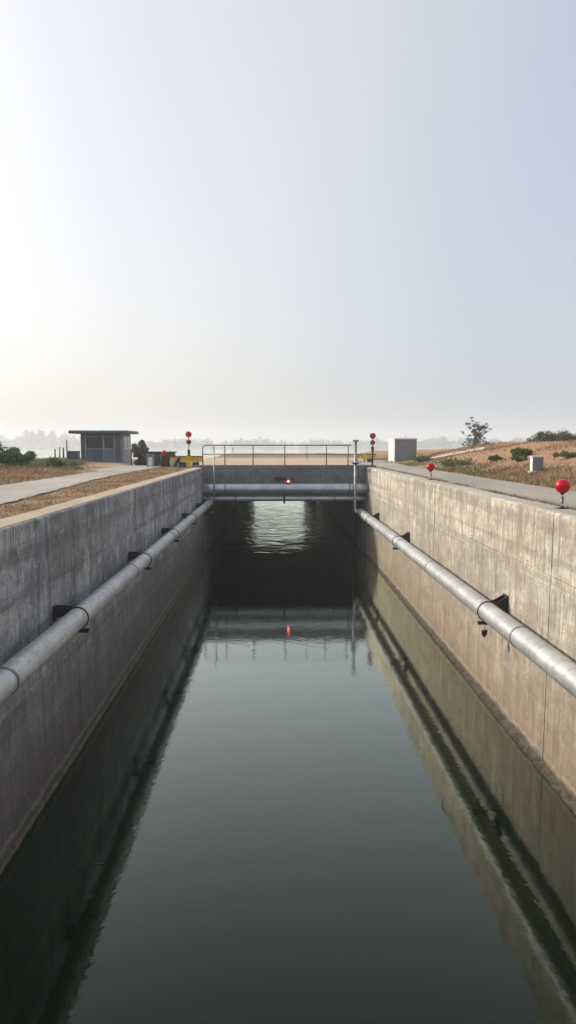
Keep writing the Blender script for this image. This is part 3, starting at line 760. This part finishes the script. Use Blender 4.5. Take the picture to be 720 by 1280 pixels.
# ------------------------------------------------------------------ two disc signals
def signal(x, y, z0, zdark, z1, z2, label, second):
    root = empty('signal_post', (x, y, z0)); tag(root, label, 'signal', 'red disc signals at the bridge ends')
    mb = MB(); mb.tube([(0, 0, 0), (0, 0, zdark-z0)], .055, 12); mb.tube([(0, 0, zdark-z0), (0, 0, z2-z0)], .022, 10)
    mb.box(-.10, .10, -.10, .10, -.01, .03, .005); mb.build('pole', M['black'], root)
    for z, m_, r_ in ((z2, M['red'], .155), (z1, second, .125)):
        mb = MB(); mb.lathe([(r_, -.05), (r_+.012, -.03), (r_+.012, .05), (r_-.01, .052), (r_-.012, .02)], (0, -.0, z-z0), 26, 'y'); h = mb.build('housing', m_, root)
        mb = MB(); mb.lathe([(r_-.012, .01), (r_*.85, .05), (r_*.5, .075), (.006, .085)], (0, 0, z-z0), 26, 'y'); mb.build('disc', m_, h)
    mb = MB(); mb.box(-.075, .075, -.07, .07, zdark-z0-.02, zdark-z0+.22, .02); mb.build('control_box', M['black'], root)
signal(px_x(237, 36.0), 36.0, TOP+.65, TOP+.75, 6.20, 6.62, 'two stacked red discs above the yellow post left of the bridge', M['redd'])
signal(px_x(465.5, 36.2), 36.2, TOP, TOP+.92, 6.17, 6.54, 'red disc over a dark disc on a black pole right of the bridge', M['rust'])

# ------------------------------------------------------------------ yellow barriers
def ybar(x0, x1, y, z, posts, label, boxes, extra=True):
    root = empty('yellow_barrier', ((x0+x1)/2, y, z)); tag(root, label, 'barrier')
    def Q(mb, n, m_): return P_(mb, n, m_, root)
    mb = MB(); mb.box(x0, x1, y-.04, y+.04, z+.30, z+.56, .01); Q(mb, 'rail', M['yellow'])
    mb = MB(); mb.box(x0-.1, x1+.02, y-.10, y+.10, z+.56, z+.62, .006); Q(mb, 'cap_rail', M['rust'])
    for px_, w in posts: mb = MB(); mb.box(px_-w, px_+w, y-.14, y-.045, z-.02, z+.66, .012); Q(mb, 'post', M['yellow'])
    for a, b in boxes: mb = MB(); mb.box(a, b, y-.13, y+.2, z-.01, z+.28, .02); Q(mb, 'ballast_box', M['navy'])
ybar(px_x(214, 36.3), px_x(254, 36.3), 36.3, TOP, [(px_x(237, 36.2), .13)], 'yellow barrier with a thick post and navy ballast boxes left of the bridge', [(px_x(224, 36.2), px_x(233, 36.2)), (px_x(241, 36.2), px_x(249, 36.2))])
ybar(px_x(442, 47), px_x(470, 47), 47, TOP-.02, [(px_x(455, 47), .1), (px_x(445, 47), .06)], 'low yellow barrier on the sand behind the right signal', [(px_x(459, 47), px_x(466, 47))])

# ------------------------------------------------------------------ clutter at the left bridge end
x, y, z = px_x(177, 39.5), 39.5, TOP-.02
w = empty('covered_winch', (x, y, z)); tag(w, 'black tarpaulin covered winch with a bent arm beside the shed', 'machine')
mb = MB(); mb.lump((.0, 0, .80), (.42, .42, .55), 3, .38, 3, 2.2); mb.lump((-.36, 0, .98), (.20, .25, .34), 5, .3, 3, 2); mb.lump((.42, .1, .45), (.46, .38, .42), 6, .35, 3, 2); mb.prism([(-.2, 0), (.9, 0), (.75, .55), (.3, .95), (-.1, .9)], 'y', -.1, .35); mb.build('tarpaulin', M['rubber'], w)
mb = MB(); mb.tube([(-.52, -.1, 0), (-.55, -.12, .5), (-.42, -.1, 1.1), (-.28, -.05, 1.28)], .05, 10); mb.tube([(.05, -.3, 1.0), (.35, -.35, .45), (.62, -.35, .02)], .04, 10); mb.tube([(-.5, -.2, .25), (.0, -.3, .2)], .035, 8); mb.build('arm', M['steel'], w)
mb = MB(); mb.lathe([(.05, -.06), (.17, -.05), (.19, -.02), (.19, .03), (.17, .05), (.05, .06)], (-.12, -.42, .2), 20, 'y'); mb.build('wheel', M['black'], w)
x = px_x(189.5, 36.8); y = 36.8
b = empty('control_cabinet', (x, y, TOP-.02)); tag(b, 'white fronted control box on grey uprights in the black clutter', 'cabinet')
mb = MB(); mb.box(-.17, .17, -.1, .14, .05, .66, .015); mb.build('body', M['grey'], b)
mb = MB(); mb.box(-.12, .12, -.125, -.102, .08, .55, .008); mb.build('door', M['white'], b)
for q in (-.19, .19): mb = MB(); mb.box(q-.018, q+.018, -.12, .12, -.02, .74, .004); mb.build('upright', M['lsteel'], b)
x = px_x(203, 38.2); y = 38.2
b = empty('equipment_chest', (x, y, TOP-.02)); tag(b, 'long low black equipment chest behind the white fronted box', 'chest')
mb = MB(); mb.box(-.85, .78, -.2, .35, .04, .80, .03); mb.build('body', M['rubber'], b)
mb = MB(); mb.box(-.90, .84, -.25, .40, .80, .87, .02); mb.build('lid', M['black'], b)
for q in (-.4, 0, .4): mb = MB(); mb.box(q-.02, q+.02, -.22, -.2, .1, .78, .004); mb.build('rib', M['steel'], b)
mb = MB(); mb.tube([(-.8, -.22, .74), (-.2, -.3, .60), (.3, -.28, .68), (.8, -.22, .72)], .015, 6); mb.build('hose', M['lsteel'], b)
x = px_x(207, 37.0); y = 37.0
b = empty('bollard_cluster', (x, y, TOP-.02)); tag(b, 'cluster of maroon posts topped by a crimson ball in front of the chest', 'posts')
for q, h in ((-.16, .62), (.0, .70), (.17, .66)): mb = MB(); mb.tube([(q, 0, 0), (q, 0, h), (q*.8, 0, h+.05)], [.068, .06, .03], 12); mb.build('post', M['maroon'], b)
mb = MB(); mb.lathe([(.01, -.155), (.08, -.13), (.135, -.07), (.155, 0), (.135, .07), (.08, .13), (.01, .155)], (-.02, -.02, .80), 22); mb.build('ball', M['redd'] if False else M['red'], b)
mb = MB(); mb.tube([(.30, .02, 0), (.30, .02, .74)], .07, 10); mb.lump((.30, .02, .80), (.09, .09, .12), 4, .1, 2); mb.build('capped_pole', M['rubber'], b)
x = px_x(218, 37.0)
mb = MB(); V = [(-.2, .1, .0), (.24, .05, .0), (.28, -.05, .22), (.0, .02, .52), (-.17, .06, .60), (-.22, .2, .3)]
mb.prism([(-.20, 0), (.26, 0), (.27, .16), (.12, .38), (-.02, .52), (-.18, .58), (-.22, .3)], 'y', -.10, .16)
o = mb.build('folded_sheet', M['lilac']); o.location = (x, 37.0, TOP-.02)
bv = o.modifiers.new('b', 'BEVEL'); bv.width = .05; bv.segments = 3
tag(o, 'pale lilac folded sheet leaning left of the yellow barrier', 'sheet')
mb = MB(); mb.lump((-.06, 0, .10), (.13, .16, .16), 2, .2, 2); mb.lump((.03, .0, .34), (.11, .12, .24), 3, .15, 2)
o = mb.build('black_sack', M['rubber']); o.location = (px_x(220.5, 36.1), 36.1, TOP+.02); o.rotation_euler = (0, R(14), 0)
tag(o, 'small black sack slumped on the wall end before the lilac sheet', 'sack')

# ------------------------------------------------------------------ guard shed
sx0, sx1, sy0, sy1 = px_x(104, 42.5), px_x(155, 42.5), 42.5, 44.9
sh = empty('guard_shed', ((sx0+sx1)/2, sy0, TOP)); tag(sh, 'small slate blue shed with a flat blue edged roof by the lake', 'shed')
def S(mb, n, m_, par=None):
    o = mb.build(n, m_, par or sh); o.matrix_parent_inverse = Matrix.Translation(-sh.location) if par is None else Matrix(); return o
H0, H1 = TOP-.02, 6.78
mb = MB()
mb.box(sx0, sx1, sy0+.06, sy1, H0, H1, .01); S(mb, 'wall', M['sheddk'])
mb = MB(); mb.box(sx1-.004+.006, sx1+.03, sy0+.10, sy1-.03, H0+.05, H1-.05, .005); S(mb, 'side_panel', M['shside'])
for q in (sx0+.0, sx0+.26, (sx0+sx1)/2+.07, sx1-.56, sx1-.09):
    mb = MB(); mb.box(q, q+.07, sy0-.01, sy0+.055, H0, H1-.03, .004); S(mb, 'upright', M['sheddk'] if q < sx0+.1 else M['shside'])
mb = MB(); mb.box(sx0+.075, sx0+.255, sy0+.03, sy0+.056, H0+.02, H1-.06); S(mb, 'corner_panel', M['shed']); mb = MB(); mb.box(sx1-.485, sx1-.095, sy0+.03, sy0+.056, H0+.02, H1-.06); S(mb, 'corner_panel', M['shed'])
mb = MB(); mb.box(sx0+.34, (sx0+sx1)/2+.065, sy0+.02, sy0+.056, H0+.02, H0+.98); S(mb, 'lower_panel', M['shed'])
mb = MB(); mb.box((sx0+sx1)/2+.145, sx1-.565, sy0+.02, sy0+.056, H0+.02, H0+.98); S(mb, 'lower_panel', M['shedl'])
for a, b_ in ((sx0+.34, (sx0+sx1)/2+.065), ((sx0+sx1)/2+.145, sx1-.565)):
    wv = MB(); [wv.box(a, b_, sy0+.0, sy0+.05, H0+.99, H0+1.04, 0), wv.box(a, b_, sy0, sy0+.05, H1-.22, H1-.17, 0), wv.box(a-.003, a+.03, sy0+.004, sy0+.052, H0+1.02, H1-.2, 0)]; wo = S(wv, 'window', M['shside'])
    mb = MB(); mb.box(a+.005, b_-.005, sy0+.03, sy0+.056, H0+1.045, H1-.225); o = mb.build('pane', M['glass'], wo)
for a in (sy0+.45, sy0+1.35):
    wv = MB(); wv.box(sx1+.031, sx1+.05, a, a+.7, H0+1.0, H1-.2, .004); wo = S(wv, 'window', M['white'])
    mb = MB(); mb.box(sx1+.051, sx1+.058, a+.07, a+.63, H0+1.07, H1-.27); mb.build('pane', M['glass'], wo)
mb = MB(); mb.box(sx0-.62, sx1+.52, sy0-.55, sy1+.3, H1, H1+.13, .01); rf = S(mb, 'roof', M['sheddk'])
mb = MB(); mb.box(sx0-.60, sx1+.50, sy0-.565, sy1+.28, H1+.125, H1+.20, .008); mb.build('fascia', M['roof'], rf)
mb = MB(); mb.box(sx0-.3, sx1+.3, sy0-.35, sy0+.05, TOP-.02, TOP+.05, .01); S(mb, 'step', M['rust'])
# blue tank by the shed
x = px_x(95, 44.0); o = empty('water_tank', (x, 44.0, TOP)); tag(o, 'dark blue ribbed box tank against the left end of the shed', 'tank')
mb = MB(); mb.box(-.34, .34, -.3, .3, -.02, .78, .03); mb.build('body', M['tank'], o)
for q in (-.2, 0, .2): mb = MB(); mb.box(q-.03, q+.03, -.33, -.3, .03, .72, .006); mb.build('rib', M['navy'], o)
mb = MB(); mb.box(-.36, .36, -.33, .33, .78, .84, .015); mb.build('lid', M['navy'], o)
# mooring posts
for px, ht, rr, lb in ((72, 12, .055, 'leftmost stubby maroon post on the lake edge'), (77.3, 14, .05, 'second stubby maroon post, slightly leaning, on the lake edge'),
                       (82.3, 13, .065, 'thickest stubby maroon post on the lake edge'), (86.8, 22, .05, 'tallest thin maroon post beside the blue tank')):
    yy = 50.5; x = px_x(px, yy); zb = ground_z(x, yy)-.1; h = ht*yy/800+.25
    mb = MB(); a = .05 if px == 77.3 else 0
    mb.tube([(0, 0, 0), (a*.5, 0, h*.5), (a, 0, h-.04), (a, 0, h)], [rr*1.1, rr, rr*.9, rr*.6], 10)
    o = mb.build('mooring_post', M['maroon']); o.location = (x, yy, zb); tag(o, lb, 'post', 'maroon posts on the lake edge')
mb = MB(); x0 = px_x(68, 50.2); mb.box(0, 1.75, -.05, .05, 0, .12, .01); o = mb.build('timber_beam', M['maroon']); o.location = (x0, 50.2, ground_z(x0+.8, 50.2)+.02); tag(o, 'low dark beam lying along the foot of the maroon posts', 'beam')
# rubble
r = random.Random(3); mb = MB()
for i in range(70):
    xx = px_x(r.uniform(46, 104), 50); yy = r.uniform(48.5, 52); s = r.uniform(.07, .20)
    mb.lump((xx, yy, ground_z(xx, yy)+s*.35), (s, s*.8, s*.6), i, .3, 1)
tag(mb.build('rubble', M['stone']), 'pale broken stones along the lake edge left of the shed', 'rubble', kind='stuff')
r = random.Random(8); mb = MB()
for i in range(60):
    yy = r.uniform(33, 47); xx = 8.9+r.uniform(0, 1.6); s = r.uniform(.04, .10)
    mb.lump((xx, yy, ground_z(xx, yy)+s*.35), (s, s*.8, s*.6), i, .3, 1)
tag(mb.build('rubble', M['stone']), 'scattered pale stones in the weeds below the large grey box', 'rubble', kind='stuff')
# thin marker in the lake
mb = MB(); mb.tube([(0, 0, -1), (0, 0, 5.2)], .22, 10); mb.box(-.5, .5, -.3, .3, 4.0, 4.6, .05)
o = mb.build('channel_marker', M['steel']); o.location = (px_x(291.5, 330), 330, 0); tag(o, 'lone dark marker post standing in the lake behind the railing', 'marker')

# ------------------------------------------------------------------ right side boxes
cx0, cx1 = 8.62, 10.24
c = empty('concrete_kiosk', ((cx0+cx1)/2, 46.3, TOP)); tag(c, 'large windowless box, front painted grey for shade, white sunlit side by the road', 'kiosk')
mb = MB(); mb.box(cx0, cx1, 46.3, 48.8, TOP-.1, 6.46, .015); P_(mb, 'body', M['cab'], c)
mb = MB(); mb.box(cx0+.03, cx1-.03, 46.27, 46.298, TOP+.02, 6.42, .006); P_(mb, 'front_shade_panel', M['grey'], c)  # darker colour paints the shade on the side away from the sun
mb = MB(); mb.box(cx0-.03, cx1+.03, 46.24, 48.86, 6.462, 6.53, .01); P_(mb, 'roof_slab', M['cab'], c)
mb = MB(); mb.box(cx0-.02, cx0-.002, 46.9, 47.7, TOP+.05, 6.2, .004); P_(mb, 'side_door', M['white'], c)
mb = MB(); mb.tube([(cx0+.95, 46.8, 6.52), (cx0+.92, 46.8, 6.68), (cx0+.85, 46.8, 6.80)], .012, 6); P_(mb, 'aerial', M['steel'], c)
x, y = 9.95, 24.2; z = ground_z(x, y)
c = empty('small_cabinet', (x, y, z)); c.rotation_euler = (0, 0, R(-12)); tag(c, 'small white sided meter cabinet on the bare slope above the road', 'cabinet')
mb = MB(); mb.box(-.2, .2, -.2, .28, .02, .56, .012); mb.build('body', M['white'], c)
mb = MB(); mb.box(-.19, .19, -.222, -.202, .05, .53, .006); mb.build('door', M['grey'], c)  # grey stands in for shade on this front, turned from the sun
mb = MB(); mb.box(-.235, .235, -.25, .31, .56, .60, .012); mb.build('lid', M['cab'], c)
mb = MB(); mb.box(-.26, .26, -.26, .34, -.12, .02, .01); mb.build('plinth', M['cab'], c)
# dead branch by the riser
mb = MB(); r = random.Random(2)
for i in range(7):
    a = r.uniform(-.2, 1.3); l = r.uniform(.3, .62)
    mb.tube([(0, 0, 0), (l*.5*math.cos(a), r.uniform(-.1, .1), l*.5*math.sin(a)+.04), (l*math.cos(a), r.uniform(-.15, .15), l*math.sin(a))], [.016, .011, .004], 6)
o = mb.build('dead_branch', M['bark']); o.location = (4.42, 35.25, 4.94); tag(o, 'dead twigs poking up beside the upright riser pipe', 'branch')

# floating debris
r = random.Random(12)
for (x, y, l, lb) in ((-2.53, 8.7, .16, 'small dark twig floating near the left reflection edge'), (2.83, 10.1, .5, 'curved thin stick floating in the reflection of the right wall')):
    mb = MB(); mb.tube([(-l/2, 0, .004), (-l*.1, l*.10, .008), (l/2, 0, .004)], [.006, .009, .004], 6)
    o = mb.build('floating_twig', M['bark']); o.location = (x, y, 0); o.rotation_euler = (0, 0, 0 if l < .3 else R(80)); tag(o, lb, 'twig')

# ------------------------------------------------------------------ haze
mb = MB(); mb.box(-1560, 1560, -75, 1850, -2.2, 42)
t = bpy.data.materials.new('haze_air'); t.use_nodes = True; nt = t.node_tree; nt.nodes.clear()
vo = nt.nodes.new('ShaderNodeVolumePrincipled'); vo.inputs['Color'].default_value = (.97, .97, .98, 1); vo.inputs['Density'].default_value = .00105
vo.inputs['Anisotropy'].default_value = .2
ou = nt.nodes.new('ShaderNodeOutputMaterial'); nt.links.new(vo.outputs[0], ou.inputs['Volume'])
hz = mb.build('haze', t); tag(hz, 'pale haze over lake and land', 'haze', kind='stuff')

# ------------------------------------------------------------------ light
wd = bpy.data.worlds.new('World'); sc.world = wd; wd.use_nodes = True; n = wd.node_tree.nodes; L = wd.node_tree.links
sky = n.new('ShaderNodeTexSky'); sky.sky_type = 'NISHITA'; sky.sun_disc = False
sky.sun_elevation = R(SUN_EL); sky.sun_rotation = R(SUN_AZ); sky.altitude = 0; sky.air_density = 1.0; sky.dust_density = 6.0; sky.ozone_density = 1.5
bg = n['Background']; bg.inputs['Strength'].default_value = .095
veil = n.new('ShaderNodeMix'); veil.data_type = 'RGBA'; veil.blend_type = 'ADD'; veil.inputs[0].default_value = 1
# thin high haze over the clear sky, whiter around the sun
tc = n.new('ShaderNodeTexCoord'); dt = n.new('ShaderNodeVectorMath'); dt.operation = 'DOT_PRODUCT'; L.new(tc.outputs['Generated'], dt.inputs[0])
_e, _a = R(SUN_EL), R(SUN_AZ); dt.inputs[1].default_value = (math.sin(_a)*math.cos(_e), math.cos(_a)*math.cos(_e), math.sin(_e))
nr = n.new('ShaderNodeMapRange'); nr.interpolation_type = 'SMOOTHSTEP'; nr.inputs[1].default_value = .18; nr.inputs[2].default_value = .60; L.new(dt.outputs['Value'], nr.inputs[0])
hc = n.new('ShaderNodeMix'); hc.data_type = 'RGBA'; L.new(nr.outputs[0], hc.inputs[0]); hc.inputs[6].default_value = (4.5, 4.9, 5.45, 1); hc.inputs[7].default_value = (6.1, 5.95, 5.6, 1)
dm = n.new('ShaderNodeMix'); dm.data_type = 'RGBA'; dm.blend_type = 'MULTIPLY'; dm.inputs[0].default_value = 1; L.new(sky.outputs[0], dm.inputs[6]); dm.inputs[7].default_value = (.70, .76, .87, 1)
L.new(dm.outputs[2], veil.inputs[6]); L.new(hc.outputs[2], veil.inputs[7])
L.new(veil.outputs[2], bg.inputs[0])
sd = bpy.data.lights.new('sun', 'SUN'); sd.energy = 3.9; sd.angle = R(2.5); sd.color = (1, .93, .82)
so = bpy.data.objects.new('sun', sd); col.objects.link(so)
el, az = R(SUN_EL), R(SUN_AZ)
dirv = Vector((math.sin(az)*math.cos(el), math.cos(az)*math.cos(el), math.sin(el)))
so.rotation_euler = dirv.to_track_quat('Z', 'Y').to_euler()

# ------------------------------------------------------------------ camera
cd = bpy.data.cameras.new('camera'); cam = bpy.data.objects.new('camera', cd); col.objects.link(cam)
cd.sensor_fit = 'VERTICAL'; cd.sensor_height = 24; cd.lens = 24*800/1280; cd.clip_end = 5000; cd.clip_start = .1
cam.location = (0, 0, 6.0)
cam.rotation_euler = (R(90)-math.atan(83/800), 0, -math.atan(16/800))
sc.camera = cam
sc.view_settings.view_transform = 'Standard'; sc.view_settings.look = 'None'; sc.view_settings.gamma = 1; sc.view_settings.exposure = 0
sc.render.engine = 'CYCLES'
sc.cycles.max_bounces = 8; sc.cycles.volume_bounces = 1
